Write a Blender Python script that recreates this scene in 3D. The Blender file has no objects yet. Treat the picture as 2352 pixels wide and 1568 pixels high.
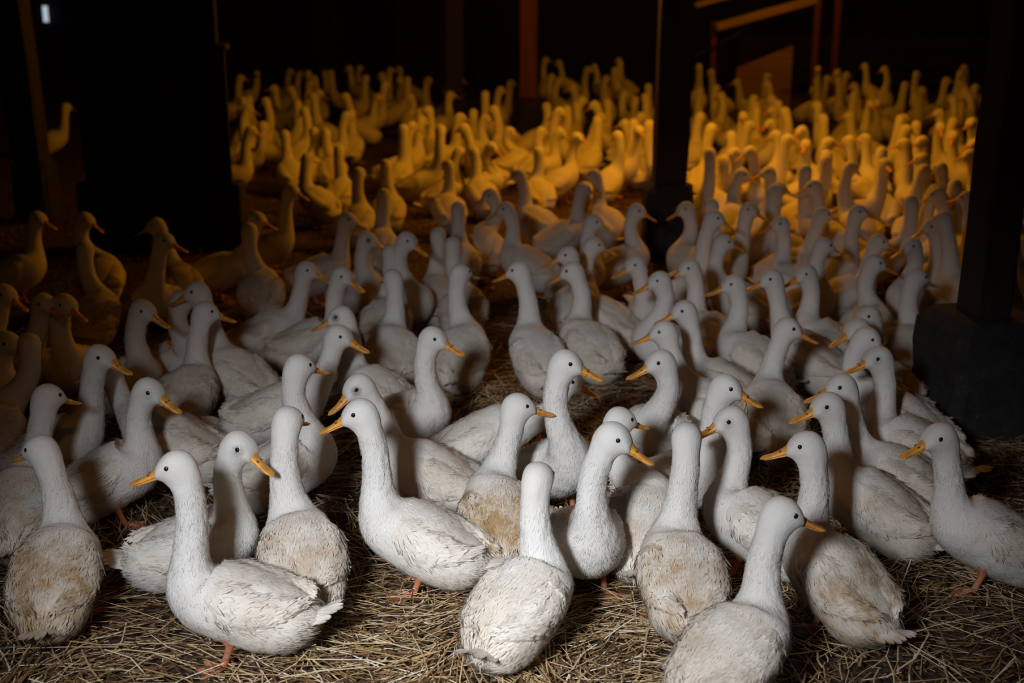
import bpy, math, random
import numpy as np
from mathutils import Matrix, Vector

# ------------------------------------------------------------------ camera, world, lights, exposure
SC = bpy.context.scene
COL = SC.collection
IMW, IMH, FPX = 2352.0, 1568.0, 2900.0
CAM = np.array([0.0, 0.0, 1.65])
PITCH = math.radians(16.2)

cam_data = bpy.data.cameras.new('camera')
cam_data.sensor_width = 36.0
cam_data.lens = FPX / IMW * 36.0
cam_data.clip_start, cam_data.clip_end = 0.05, 100
cam_data.dof.use_dof = True
cam_data.dof.focus_distance = 3.45
cam_data.dof.aperture_fstop = 2.6
cam = bpy.data.objects.new('camera', cam_data)
COL.objects.link(cam)
cam.location = CAM
cam.rotation_euler = (math.pi / 2 - PITCH, 0, 0)
SC.camera = cam

world = bpy.data.worlds.new('world')
SC.world = world
world.use_nodes = True
wbg = world.node_tree.nodes['Background']
wbg.inputs[0].default_value = (0.62, 0.74, 0.95, 1)
wbg.inputs[1].default_value = 0.15


def area_light(name, loc, target, sx, sy, power, color, spread=180):
    d = bpy.data.lights.new(name, 'AREA')
    d.shape = 'RECTANGLE'
    d.size, d.size_y = sx, sy
    d.energy = power
    d.color = color
    d.spread = math.radians(spread)
    o = bpy.data.objects.new(name, d)
    COL.objects.link(o)
    o.location = loc
    o.rotation_euler = (Vector(target) - Vector(loc)).to_track_quat('-Z', 'Y').to_euler()
    return o


# daylight falling through the open hatch beside the photographer
area_light('daylight', (-0.95, -0.02, 2.05), (-0.14, 2.8, 0.15), 0.34, 0.46, 12.0, (0.87, 0.92, 1.0), 48)

SC.view_settings.view_transform = 'Standard'
SC.view_settings.look = 'None'
SC.view_settings.exposure = 0.0
SC.view_settings.gamma = 1.0
SC.view_settings.use_curve_mapping = False
SC.cycles.use_denoising = True
SC.cycles.max_bounces = 6
SC.cycles.diffuse_bounces = 4
SC.cycles.caustics_reflective = False
SC.cycles.caustics_refractive = False
SC.cycles.sample_clamp_indirect = 4.0

LAMPS = [  # amber heat lamps of the far bays and one added fill: x, y, z, watts, radius
    (1.62, 8.7, 2.05, 62, 0.07),
    (0.62, 9.2, 2.05, 48, 0.07),
    (-0.85, 10.2, 2.1, 14, 0.07),
    (-0.3, 1.2, 2.75, 12.0, 0.10),  # added fill lamp, warms the shaded fronts of the near ducks
    (3.3, 9.6, 2.2, 29, 0.07),
    (3.2, 16.0, 2.3, 26, 0.07),
]

# ------------------------------------------------------------------ helpers
RNG = np.random.default_rng(7)
random.seed(7)


def ray(px, py):
    dx, dy = (px - IMW / 2) / FPX, -(py - IMH / 2) / FPX
    c, s = math.cos(PITCH), math.sin(PITCH)
    d = np.array([dx, c + dy * s, -s + dy * c])
    return d


def on_height(px, py, z):
    d = ray(px, py)
    return CAM + d * ((z - CAM[2]) / d[2])


def on_depth(px, py, y):
    d = ray(px, py)
    return CAM + d * (y / d[1])


def hermite(xs, ys, xq):
    xs, ys, xq = np.asarray(xs, float), np.asarray(ys, float), np.asarray(xq, float)
    if ys.ndim == 1:
        ys = ys[:, None]
        flat = True
    else:
        flat = False
    d = np.diff(ys, axis=0) / np.diff(xs)[:, None]
    m = np.vstack([d[:1], (d[:-1] + d[1:]) / 2, d[-1:]])
    i = np.clip(np.searchsorted(xs, xq, 'right') - 1, 0, len(xs) - 2)
    h = (xs[i + 1] - xs[i])[:, None]
    t = ((xq - xs[i])[:, None] / h)
    r = ((2 * t**3 - 3 * t**2 + 1) * ys[i] + (t**3 - 2 * t**2 + t) * h * m[i]
         + (-2 * t**3 + 3 * t**2) * ys[i + 1] + (t**3 - t**2) * h * m[i + 1])
    return r[:, 0] if flat else r


def vnoise(p, seed=0):
    """smooth lattice noise in -1..1"""
    p = np.asarray(p, float)
    i = np.floor(p).astype(np.int64)
    f = p - i
    f = f * f * (3 - 2 * f)

    def hsh(a):
        n = (a[..., 0] * 374761393 + a[..., 1] * 668265263 + a[..., 2] * 2147483647 + seed * 974634) & 0x7fffffff
        n = ((n ^ (n >> 13)) * 1274126177) & 0x7fffffff
        n = (n ^ (n >> 16)) & 0xffff
        return n / 32767.5 - 1.0
    r = 0
    for a in (0, 1):
        for b in (0, 1):
            for c in (0, 1):
                w = (f[..., 0] if a else 1 - f[..., 0]) * (f[..., 1] if b else 1 - f[..., 1]) * (f[..., 2] if c else 1 - f[..., 2])
                r = r + w * hsh(i + np.array([a, b, c]))
    return r


def norm(v):
    v = np.asarray(v, float)
    return v / np.maximum(np.linalg.norm(v, axis=-1, keepdims=True), 1e-9)


def new_mesh(name, verts, faces, smooth=True):
    """faces: int array (n,3) or (n,4), or a list of tuples"""
    me = bpy.data.meshes.new(name)
    if isinstance(faces, np.ndarray):
        verts = np.ascontiguousarray(verts, dtype=np.float32)
        n, k = faces.shape
        me.vertices.add(len(verts))
        me.vertices.foreach_set('co', verts.ravel())
        me.loops.add(n * k)
        me.loops.foreach_set('vertex_index', np.ascontiguousarray(faces, dtype=np.int32).ravel())
        me.polygons.add(n)
        me.polygons.foreach_set('loop_start', np.arange(0, n * k, k, dtype=np.int32))
        me.update(calc_edges=True)
    else:
        me.from_pydata([tuple(map(float, v)) for v in verts], [], faces)
        me.update()
    if smooth:
        me.polygons.foreach_set('use_smooth', np.ones(len(me.polygons), dtype=bool))
    return me


def link(name, me, mat=None, parent=None, loc=None, rot=None, label=None, cat=None, group=None, kind=None):
    o = bpy.data.objects.new(name, me)
    COL.objects.link(o)
    if me is not None and mat is not None and len(me.materials) == 0:
        me.materials.append(mat)
    if parent is not None:
        o.parent = parent
    if loc is not None:
        o.location = loc
    if rot is not None:
        o.rotation_euler = rot
    if label:
        o['label'] = label
    if cat:
        o['category'] = cat
    if group:
        o['group'] = group
    if kind:
        o['kind'] = kind
    return o


def grid_faces(nu, nv, wrap=True):
    i = np.arange(nu - 1)[:, None]
    j = np.arange(nv if wrap else nv - 1)[None, :]
    j2 = (j + 1) % nv
    return np.stack([i * nv + j, i * nv + j2, (i + 1) * nv + j2, (i + 1) * nv + j], -1).reshape(-1, 4)


def box_mesh(name, sx, sy, sz, z0=0.0, taper=1.0, jit=0.0, nz=1, bevel=0.0, seed=0):
    """a box standing on z0 whose top is scaled by taper; nz segments with slight waviness, bevelled corners"""
    rg = np.random.default_rng(seed)
    b = bevel
    base = []
    if b > 0:
        for cx, cy in ((1, 1), (-1, 1), (-1, -1), (1, -1)):
            p = [(cx * (sx / 2 - b), cy * sy / 2), (cx * sx / 2, cy * (sy / 2 - b))]
            if cx * cy > 0:
                p = p[::-1]
            base += p
    else:
        base = [(sx / 2, sy / 2), (-sx / 2, sy / 2), (-sx / 2, -sy / 2), (sx / 2, -sy / 2)]
    base = np.array(base)
    V = []
    zs = list(np.linspace(0, sz, nz + 1))
    scs = list(np.linspace(1, taper, nz + 1))
    if b > 0:
        zs = [0, b] + zs[1:-1] + [sz - b, sz]
        scs = [1 - b / sx * 1.5, 1] + scs[1:-1] + [taper, taper * (1 - b / sx * 1.5)]
    for z, s in zip(zs, scs):
        q = base * s + rg.normal(0, jit, base.shape) + rg.normal(0, jit, (1, 2))
        V.append(np.c_[q, np.full(len(q), z0 + z)])
    n = len(base)
    V = np.concatenate(V)
    F = [tuple(f) for f in grid_faces(len(zs), n)]
    F.append(tuple(range(n))[::-1])
    F.append(tuple(range(len(V) - n, len(V))))
    return new_mesh(name, V, F, smooth=False)


# ------------------------------------------------------------------ materials
def nt(name):
    m = bpy.data.materials.new(name)
    m.use_nodes = True
    t = m.node_tree
    return m, t, t.nodes, t.links, t.nodes['Principled BSDF']


def N(t, kind, **kw):
    n = t.nodes.new(kind)
    for k, v in kw.items():
        if k.startswith('i_'):
            n.inputs[k[2:]].default_value = v
        elif k.startswith('x_'):
            n.inputs[int(k[2:])].default_value = v
        else:
            setattr(n, k, v)
    return n


def ramp(t, stops):
    n = t.nodes.new('ShaderNodeValToRGB')
    el = n.color_ramp.elements
    while len(el) < len(stops):
        el.new(0.5)
    for e, (p, c) in zip(el, stops):
        e.position = p
        e.color = (*c, 1) if len(c) == 3 else c
    return n


def math_node(t, op, a, b=None, clamp=False):
    n = t.nodes.new('ShaderNodeMath')
    n.operation = op
    n.use_clamp = clamp
    for i, v in enumerate((a, b)):
        if v is None:
            continue
        if isinstance(v, (int, float)):
            n.inputs[i].default_value = v
        else:
            t.links.new(v, n.inputs[i])
    return n.outputs[0]


def mix_color(t, fac, a, b, mode='MIX'):
    n = t.nodes.new('ShaderNodeMix')
    n.data_type = 'RGBA'
    n.blend_type = mode
    for i, v in ((0, fac), (6, a), (7, b)):
        if isinstance(v, (int, float)):
            n.inputs[i].default_value = v
        elif isinstance(v, tuple):
            n.inputs[i].default_value = (*v, 1)
        else:
            t.links.new(v, n.inputs[i])
    return n.outputs[2]


def plumage_material(name='plumage', fuzz=False):
    m, t, nodes, L, b = nt(name)
    b.inputs['Roughness'].default_value = 0.72
    b.inputs['Specular IOR Level'].default_value = 0.25
    if 'Sheen Weight' in b.inputs:
        b.inputs['Sheen Weight'].default_value = 0.06
    geo = N(t, 'ShaderNodeTexCoord')
    st = N(t, 'ShaderNodeAttribute', attribute_type='OBJECT', attribute_name='stain')
    sd = N(t, 'ShaderNodeAttribute', attribute_type='OBJECT', attribute_name='seed')
    dm = N(t, 'ShaderNodeAttribute', attribute_type='GEOMETRY', attribute_name='dirt')
    off = nodes.new('ShaderNodeVectorMath')
    off.operation = 'ADD'
    L.new(geo.outputs['Object'], off.inputs[0])
    L.new(sd.outputs['Fac'], off.inputs[1])
    n1 = N(t, 'ShaderNodeTexNoise', i_Scale=11.0, i_Detail=5.0, i_Roughness=0.62)
    L.new(off.outputs[0], n1.inputs['Vector'])
    n2 = N(t, 'ShaderNodeTexNoise', i_Scale=38.0, i_Detail=4.0, i_Roughness=0.6)
    L.new(off.outputs[0], n2.inputs['Vector'])
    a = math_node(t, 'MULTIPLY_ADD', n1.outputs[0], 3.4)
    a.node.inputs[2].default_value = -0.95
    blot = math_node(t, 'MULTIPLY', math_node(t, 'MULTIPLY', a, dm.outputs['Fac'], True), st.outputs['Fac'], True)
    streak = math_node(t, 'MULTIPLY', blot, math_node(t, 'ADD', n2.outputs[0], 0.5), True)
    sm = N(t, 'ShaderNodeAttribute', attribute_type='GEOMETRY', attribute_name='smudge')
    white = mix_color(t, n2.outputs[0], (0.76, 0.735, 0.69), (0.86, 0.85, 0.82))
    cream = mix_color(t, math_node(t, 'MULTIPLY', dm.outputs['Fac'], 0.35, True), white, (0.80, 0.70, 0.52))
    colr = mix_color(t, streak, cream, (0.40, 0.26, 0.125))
    n3 = N(t, 'ShaderNodeTexNoise', i_Scale=170.0, i_Detail=3.0)
    L.new(off.outputs[0], n3.inputs['Vector'])
    sg = math_node(t, 'MULTIPLY', sm.outputs['Fac'], math_node(t, 'MULTIPLY', n3.outputs[0], 1.7), True)
    colr = mix_color(t, sg, colr, (0.10, 0.085, 0.075))
    L.new(colr, b.inputs['Base Color'])
    # feather relief laid along the body
    mp = N(t, 'ShaderNodeMapping')
    L.new(geo.outputs['UV'], mp.inputs['Vector'])
    mp.inputs['Scale'].default_value = (42, 34, 1)
    fz = N(t, 'ShaderNodeTexNoise', i_Scale=1.0, i_Detail=4.0, i_Roughness=0.6)
    fz.inputs['Distortion'].default_value = 0.7
    L.new(mp.outputs[0], fz.inputs['Vector'])
    mp2 = N(t, 'ShaderNodeMapping')
    L.new(geo.outputs['UV'], mp2.inputs['Vector'])
    mp2.inputs['Scale'].default_value = (60, 220, 1)
    fy = N(t, 'ShaderNodeTexNoise', i_Scale=1.0, i_Detail=2.0)
    L.new(mp2.outputs[0], fy.inputs['Vector'])
    h = math_node(t, 'MULTIPLY_ADD', fy.outputs[0], 0.45)
    L.new(fz.outputs[0], h.node.inputs[2])
    bp = N(t, 'ShaderNodeBump', i_Strength=0.42 if not fuzz else 0.0, i_Distance=0.006)
    L.new(h, bp.inputs['Height'])
    if not fuzz:
        L.new(bp.outputs[0], b.inputs['Normal'])
    return m


M = {}
M['plumage'] = plumage_material()
M['down'] = plumage_material('down', True)

m, t, nodes, L, b = nt('bill_orange')
tc = N(t, 'ShaderNodeTexCoord')
n1 = N(t, 'ShaderNodeTexNoise', i_Scale=40.0, i_Detail=4.0)
L.new(tc.outputs['Object'], n1.inputs['Vector'])
r = ramp(t, [(0.3, (0.50, 0.20, 0.04)), (0.55, (0.78, 0.36, 0.055)), (0.8, (0.86, 0.45, 0.16))])
L.new(n1.outputs[0], r.inputs[0])
L.new(r.outputs[0], b.inputs['Base Color'])
b.inputs['Roughness'].default_value = 0.38
M['bill'] = m

m, t, nodes, L, b = nt('eye_black')
b.inputs['Base Color'].default_value = (0.012, 0.010, 0.010, 1)
b.inputs['Roughness'].default_value = 0.08
M['eye'] = m

m, t, nodes, L, b = nt('nostril_dark')
b.inputs['Base Color'].default_value = (0.09, 0.03, 0.012, 1)
b.inputs['Roughness'].default_value = 0.8
M['nostril'] = m

m, t, nodes, L, b = nt('leg_orange')
tc = N(t, 'ShaderNodeTexCoord')
n1 = N(t, 'ShaderNodeTexVoronoi', i_Scale=160.0)
L.new(tc.outputs['Object'], n1.inputs['Vector'])
r = ramp(t, [(0.0, (0.62, 0.24, 0.12)), (1.0, (0.42, 0.15, 0.08))])
L.new(n1.outputs['Distance'], r.inputs[0])
L.new(r.outputs[0], b.inputs['Base Color'])
b.inputs['Roughness'].default_value = 0.55
M['leg'] = m


def wood(name, dark, light, scale=1.0, axis='Z', rough=0.8):
    m, t, nodes, L, b = nt(name)
    tc = N(t, 'ShaderNodeTexCoord')
    mp = N(t, 'ShaderNodeMapping')
    s = {'Z': (22, 22, 1.3), 'X': (1.3, 22, 22), 'Y': (22, 1.3, 22)}[axis]
    mp.inputs['Scale'].default_value = tuple(v * scale for v in s)
    oi = N(t, 'ShaderNodeObjectInfo')
    add = nodes.new('ShaderNodeVectorMath')
    add.operation = 'ADD'
    L.new(tc.outputs['Object'], add.inputs[0])
    L.new(oi.outputs['Random'], add.inputs[1])
    L.new(add.outputs[0], mp.inputs['Vector'])
    n1 = N(t, 'ShaderNodeTexNoise', i_Scale=1.0, i_Detail=6.0, i_Roughness=0.65)
    L.new(mp.outputs[0], n1.inputs['Vector'])
    r = ramp(t, [(0.3, dark), (0.75, light)])
    L.new(n1.outputs[0], r.inputs[0])
    L.new(r.outputs[0], b.inputs['Base Color'])
    bp = N(t, 'ShaderNodeBump', i_Strength=0.5, i_Distance=0.01)
    L.new(n1.outputs[0], bp.inputs['Height'])
    L.new(bp.outputs[0], b.inputs['Normal'])
    b.inputs['Roughness'].default_value = rough
    return m


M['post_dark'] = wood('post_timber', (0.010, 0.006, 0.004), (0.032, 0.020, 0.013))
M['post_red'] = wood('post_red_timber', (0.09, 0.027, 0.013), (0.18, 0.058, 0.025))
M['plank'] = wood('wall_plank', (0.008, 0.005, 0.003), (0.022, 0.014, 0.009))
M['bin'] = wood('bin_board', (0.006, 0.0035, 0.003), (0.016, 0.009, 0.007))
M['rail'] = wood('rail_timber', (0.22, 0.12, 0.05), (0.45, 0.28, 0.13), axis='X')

m, t, nodes, L, b = nt('concrete')
tc = N(t, 'ShaderNodeTexCoord')
n1 = N(t, 'ShaderNodeTexNoise', i_Scale=14.0, i_Detail=8.0, i_Roughness=0.7)
L.new(tc.outputs['Object'], n1.inputs['Vector'])
n2 = N(t, 'ShaderNodeTexNoise', i_Scale=90.0, i_Detail=2.0)
L.new(tc.outputs['Object'], n2.inputs['Vector'])
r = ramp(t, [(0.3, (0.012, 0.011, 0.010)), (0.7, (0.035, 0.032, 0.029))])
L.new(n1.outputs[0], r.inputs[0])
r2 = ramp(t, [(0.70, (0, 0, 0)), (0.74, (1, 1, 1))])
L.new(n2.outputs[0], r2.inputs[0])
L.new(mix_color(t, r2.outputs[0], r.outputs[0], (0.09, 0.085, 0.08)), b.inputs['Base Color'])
bp = N(t, 'ShaderNodeBump', i_Strength=0.7, i_Distance=0.02)
L.new(n1.outputs[0], bp.inputs['Height'])
L.new(bp.outputs[0], b.inputs['Normal'])
b.inputs['Roughness'].default_value = 0.92
M['concrete'] = m

m, t, nodes, L, b = nt('litter_soil')
tc = N(t, 'ShaderNodeTexCoord')
n1 = N(t, 'ShaderNodeTexNoise', i_Scale=3.0, i_Detail=10.0, i_Roughness=0.7)
L.new(tc.outputs['Object'], n1.inputs['Vector'])
n2 = N(t, 'ShaderNodeTexVoronoi', i_Scale=42.0)
L.new(tc.outputs['Object'], n2.inputs['Vector'])
r = ramp(t, [(0.3, (0.035, 0.020, 0.011)), (0.6, (0.085, 0.046, 0.024)), (0.8, (0.14, 0.095, 0.06))])
L.new(n1.outputs[0], r.inputs[0])
L.new(r.outputs[0], b.inputs['Base Color'])
hh = math_node(t, 'MULTIPLY_ADD', n2.outputs['Distance'], 0.5)
L.new(n1.outputs[0], hh.node.inputs[2])
bp = N(t, 'ShaderNodeBump', i_Strength=0.9, i_Distance=0.04)
L.new(hh, bp.inputs['Height'])
L.new(bp.outputs[0], b.inputs['Normal'])
b.inputs['Roughness'].default_value = 0.9
M['soil'] = m


def island_ramp(name, stops, rough=0.6):
    m, t, nodes, L, b = nt(name)
    g = N(t, 'ShaderNodeNewGeometry')
    r = ramp(t, stops)
    L.new(g.outputs['Random Per Island'], r.inputs[0])
    L.new(r.outputs[0], b.inputs['Base Color'])
    b.inputs['Roughness'].default_value = rough
    return m


M['straw'] = island_ramp('straw', [(0.0, (0.09, 0.048, 0.018)), (0.33, (0.25, 0.145, 0.058)), (0.66, (0.50, 0.34, 0.16)),
                                   (0.88, (0.70, 0.55, 0.33)), (1.0, (0.82, 0.76, 0.64))], 0.5)
M['chips'] = island_ramp('litter_chips', [(0.0, (0.06, 0.026, 0.012)), (0.6, (0.17, 0.075, 0.03)), (1.0, (0.30, 0.18, 0.09))], 0.8)

m, t, nodes, L, b = nt('lamp_metal')
b.inputs['Base Color'].default_value = (0.25, 0.24, 0.23, 1)
b.inputs['Metallic'].default_value = 0.9
b.inputs['Roughness'].default_value = 0.4
M['metal'] = m
m, t, nodes, L, b = nt('lamp_bulb')
b.inputs['Base Color'].default_value = (0.8, 0.3, 0.05, 1)
b.inputs['Emission Color'].default_value = (1.0, 0.42, 0.05, 1)
b.inputs['Emission Strength'].default_value = 3.0
M['bulb'] = m
m, t, nodes, L, b = nt('daylight_gap')
b.inputs['Base Color'].default_value = (0, 0, 0, 1)
b.inputs['Emission Color'].default_value = (0.72, 0.85, 1.0, 1)
b.inputs['Emission Strength'].default_value = 0.6
M['gap'] = m

# ------------------------------------------------------------------ the barn shell
XL, XR, YF, YB, ZC = -8.0, 9.0, -0.24, 21.0, 3.3


def slab(name, x0, x1, y0, y1, z0, z1, mat, kind='structure', parent=None):
    me = box_mesh(name, x1 - x0, y1 - y0, z1 - z0)
    o = link(name, me, mat, parent, loc=((x0 + x1) / 2, (y0 + y1) / 2, z0), kind=kind)
    return o


# floor: a gently uneven litter bed
nx, ny = 120, 150
gx, gy = np.meshgrid(np.linspace(XL, XR, nx), np.linspace(YF, YB, ny))
gz = 0.010 * vnoise(np.stack([gx * 1.6, gy * 1.6, gx * 0], -1)) + 0.006 * vnoise(np.stack([gx * 5, gy * 5, gx * 0 + 3], -1)) - 0.012
fv = np.stack([gx, gy, gz], -1).reshape(-1, 3)
link('floor', new_mesh('floor', fv, grid_faces(ny, nx, False)), M['soil'], kind='structure')
slab('ceiling', XL, XR, YF, YB, ZC, ZC + 0.1, M['plank'])
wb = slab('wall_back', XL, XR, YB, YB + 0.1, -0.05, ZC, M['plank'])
wl = slab('wall_left', XL - 0.1, XL, YF, YB, -0.05, ZC, M['plank'])
wr = slab('wall_right', XR, XR + 0.1, YF, YB, -0.05, ZC, M['plank'])
wf = slab('wall_front', XL, XR, YF - 0.1, YF, -0.05, ZC, M['plank'])
# boards nailed on the far wall, each a piece of its own
pw = 0.21
plank_me = [box_mesh('plank', pw - 0.012, 0.025, ZC - 0.1, bevel=0.004, seed=k) for k in range(3)]
for me in plank_me:
    me.materials.append(M['plank'])
for k in range(int((XR - XL) / pw)):
    link('plank', plank_me[k % 3], None, wb, loc=(XL + (k + 0.5) * pw - (XL + XR) / 2, -0.065 - 0.006 * (k % 2), 0.02))

# ------------------------------------------------------------------ posts on concrete footings
def post(x, y, w, mat, fw, fh, label, lean=(0.0, 0.0), seed=0, taper=0.88, rot=0.0):
    root = link('timber_post', None, loc=(x, y, 0), rot=(0, 0, rot), label=label, cat='post', group='timber posts of the barn')
    pm = box_mesh('shaft', w, w, ZC - fh + 0.02, z0=fh - 0.02, jit=0.004, nz=9, bevel=0.012, seed=seed)
    link('shaft', pm, mat, root, rot=(lean[0], lean[1], 0))
    fm = box_mesh('footing', fw, fw, fh + 0.03, z0=-0.03, taper=taper, jit=0.006, nz=4, bevel=0.04, seed=seed + 1)
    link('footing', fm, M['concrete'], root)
    return root


RIGHT_POST = on_height(2262, 1015, 0.0)
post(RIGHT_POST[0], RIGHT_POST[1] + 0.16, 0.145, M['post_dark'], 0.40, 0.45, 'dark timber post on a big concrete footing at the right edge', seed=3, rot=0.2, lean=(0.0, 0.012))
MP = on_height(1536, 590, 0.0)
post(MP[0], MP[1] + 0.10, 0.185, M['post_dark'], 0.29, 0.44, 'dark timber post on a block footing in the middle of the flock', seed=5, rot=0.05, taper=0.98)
RP = on_height(1213, 318, 0.0)
post(RP[0], RP[1] + 0.1, 0.178, M['post_red'], 0.26, 0.43, 'reddish timber post glowing in amber light among the far ducks', seed=7, taper=0.98)
post(-0.62, 13.95, 0.19, M['post_dark'], 0.27, 0.42, 'faint dark timber post behind the far ducks, left of the reddish post', seed=9)
LP = on_depth(58, 200, 8.8)
post(LP[0], 8.8, 0.20, M['post_dark'], 0.28, 0.42, 'brown timber post at the far left, beside the small bright gap', seed=11, lean=(0, -0.03))

# ------------------------------------------------------------------ dark boarded partition on the left
BX0, BX1 = on_depth(178, 300, 7.75)[0], on_depth(524, 300, 7.75)[0]
bw = BX1 - BX0
bin_ = link('board_partition', None, loc=((BX0 + BX1) / 2, 7.84, 0), label='tall dark boarded partition standing in the shadow at left', cat='partition')
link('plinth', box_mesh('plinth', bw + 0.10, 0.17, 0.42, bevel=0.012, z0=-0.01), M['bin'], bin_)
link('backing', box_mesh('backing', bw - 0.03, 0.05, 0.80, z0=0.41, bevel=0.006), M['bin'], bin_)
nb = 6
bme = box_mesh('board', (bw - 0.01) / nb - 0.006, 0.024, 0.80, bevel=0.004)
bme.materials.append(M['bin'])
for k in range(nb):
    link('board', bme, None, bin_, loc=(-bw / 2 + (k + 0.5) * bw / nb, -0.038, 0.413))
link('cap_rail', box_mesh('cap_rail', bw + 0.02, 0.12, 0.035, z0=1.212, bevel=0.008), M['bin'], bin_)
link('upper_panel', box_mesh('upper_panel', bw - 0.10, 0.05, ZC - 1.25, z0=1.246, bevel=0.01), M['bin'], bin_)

# ------------------------------------------------------------------ slanting railing and boards at the far right
FY = 17.2


def bar(name, p, q, th, mat, parent, depth=None):
    p, q = np.array(p, float), np.array(q, float)
    ln = np.linalg.norm(q - p)
    me = box_mesh(name, ln, depth or th, th, z0=-th / 2, bevel=th * 0.08)
    o = link(name, me, mat, parent)
    d = Vector((q - p) / ln)
    o.location = Vector((p + q) / 2)
    o.rotation_euler = d.to_track_quat('X', 'Z').to_euler()
    return o


R0 = on_depth(1646, 68, FY)
rail = link('ramp_railing', None, loc=(R0[0], FY, 0), label='amber lit slanting wooden railing at the back right', cat='railing')


def loc_on(px, py, y=FY):
    return on_depth(px, py, y) - np.array([R0[0], FY, 0])


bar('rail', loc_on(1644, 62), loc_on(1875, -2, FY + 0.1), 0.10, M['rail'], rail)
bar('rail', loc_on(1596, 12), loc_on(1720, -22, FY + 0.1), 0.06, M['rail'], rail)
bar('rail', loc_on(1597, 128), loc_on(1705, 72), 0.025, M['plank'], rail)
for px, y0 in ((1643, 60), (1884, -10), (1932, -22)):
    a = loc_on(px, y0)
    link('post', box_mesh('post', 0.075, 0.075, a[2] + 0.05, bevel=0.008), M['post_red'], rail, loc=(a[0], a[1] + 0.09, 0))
# low sloping board below it
P0, P1 = on_depth(1692, 158, FY - 0.9), on_depth(1822, 106, FY - 0.9)
w0 = P1[0] - P0[0]
V = np.array([[0, 0, 0], [w0, 0, 0], [w0, 0, P1[2]], [0, 0, P0[2]], [0, 0.05, 0], [w0, 0.05, 0], [w0, 0.05, P1[2]], [0, 0.05, P0[2]]])
F = [(0, 1, 2, 3), (7, 6, 5, 4), (1, 0, 4, 5), (2, 1, 5, 6), (3, 2, 6, 7), (0, 3, 7, 4)]
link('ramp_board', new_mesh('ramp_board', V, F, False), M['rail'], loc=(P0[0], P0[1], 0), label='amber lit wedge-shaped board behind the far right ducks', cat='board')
# dark low partition behind the flock at right
prt = link('pen_fence', None, loc=(6.0, 19.3, 0), label='dark low pen fence behind the far right flock', cat='fence')
for k in range(3):
    link('board', box_mesh('board', 5.2, 0.03, 0.22, z0=0.05 + 0.245 * k, bevel=0.006, seed=k), M['plank'], prt)
for k in range(3):
    link('post', box_mesh('post', 0.09, 0.09, 0.9, bevel=0.008), M['plank'], prt, loc=(-2.5 + 2.5 * k, 0.066, 0))

# a slit of daylight in the far left wall
GP = on_depth(104, 32, 20.85)
link('window_1', box_mesh('window_1', 0.075, 0.03, 0.25, bevel=0.006), M['gap'], loc=(GP[0], 20.86, GP[2] - 0.125), kind='structure')

# the window beside the photographer through which the daylight comes
win = link('window_2', None, loc=(-0.95, YF + 0.02, 1.72), kind='structure')
link('pane', box_mesh('pane', 0.50, 0.012, 0.62, z0=0.02), M['gap'], win)
for wx in (-0.28, 0.28):
    link('frame_post', box_mesh('frame_post', 0.06, 0.05, 0.74, z0=-0.04, bevel=0.005), M['plank'], win, loc=(wx, 0, 0))
for wz in (-0.04, 0.64):
    link('frame_rail', box_mesh('frame_rail', 0.50, 0.05, 0.06, z0=wz, bevel=0.005), M['plank'], win)

# ------------------------------------------------------------------ heat lamps above the frame, and the added fill lamp
names = ['round metal heat lamp hanging over the ducks behind the middle post', 'round metal heat lamp hanging beside the reddish post',
         'round metal heat lamp hanging over the far left flock', 'added warm fill lamp in a round metal shade above the nearest ducks',
         'round metal heat lamp hanging over the far right flock', 'round metal heat lamp hanging near the slanting railing']
prof = [(0.018, 0.16), (0.03, 0.15), (0.06, 0.12), (0.12, 0.05), (0.15, 0.0), (0.146, 0.0), (0.115, 0.046), (0.055, 0.114), (0.02, 0.14)]
na = 24
ang = np.linspace(0, 2 * np.pi, na, endpoint=False)
SV = np.concatenate([np.c_[r_ * np.cos(ang), r_ * np.sin(ang), np.full(na, z_)] for r_, z_ in prof])
shade_me = new_mesh('shade', SV, grid_faces(len(prof), na))
shade_me.materials.append(M['metal'])
u = np.linspace(0.02, math.pi - 0.02, 9)
BV = np.concatenate([np.c_[0.045 * math.sin(a) * np.cos(ang), 0.045 * math.sin(a) * np.sin(ang), np.full(na, 0.07 - 0.05 * math.cos(a))] for a in u])
bulb_me = new_mesh('bulb', BV, grid_faces(len(u), na))
bulb_me.materials.append(M['bulb'])
for (x, y, z, pwr, rad), lab in zip(LAMPS, names):
    root = link('heat_or_fill_lamp', None, loc=(x, y, z), label=lab, cat='lamp', group='hanging heat lamps')
    link('shade', shade_me, None, root)
    link('bulb', bulb_me, None, root)
    cme = box_mesh('cord', 0.008, 0.008, ZC - z - 0.15, z0=0.155)
    link('cord', cme, M['metal'], root)
    ld = bpy.data.lights.new('heat_or_fill_light', 'POINT')
    ld.energy = pwr
    ld.color = (1.0, 0.36, 0.014)
    ld.shadow_soft_size = rad
    lo = bpy.data.objects.new('heat_or_fill_light', ld)
    COL.objects.link(lo)
    lo.parent = root
    lo.location = (0, 0, -0.085)


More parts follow.
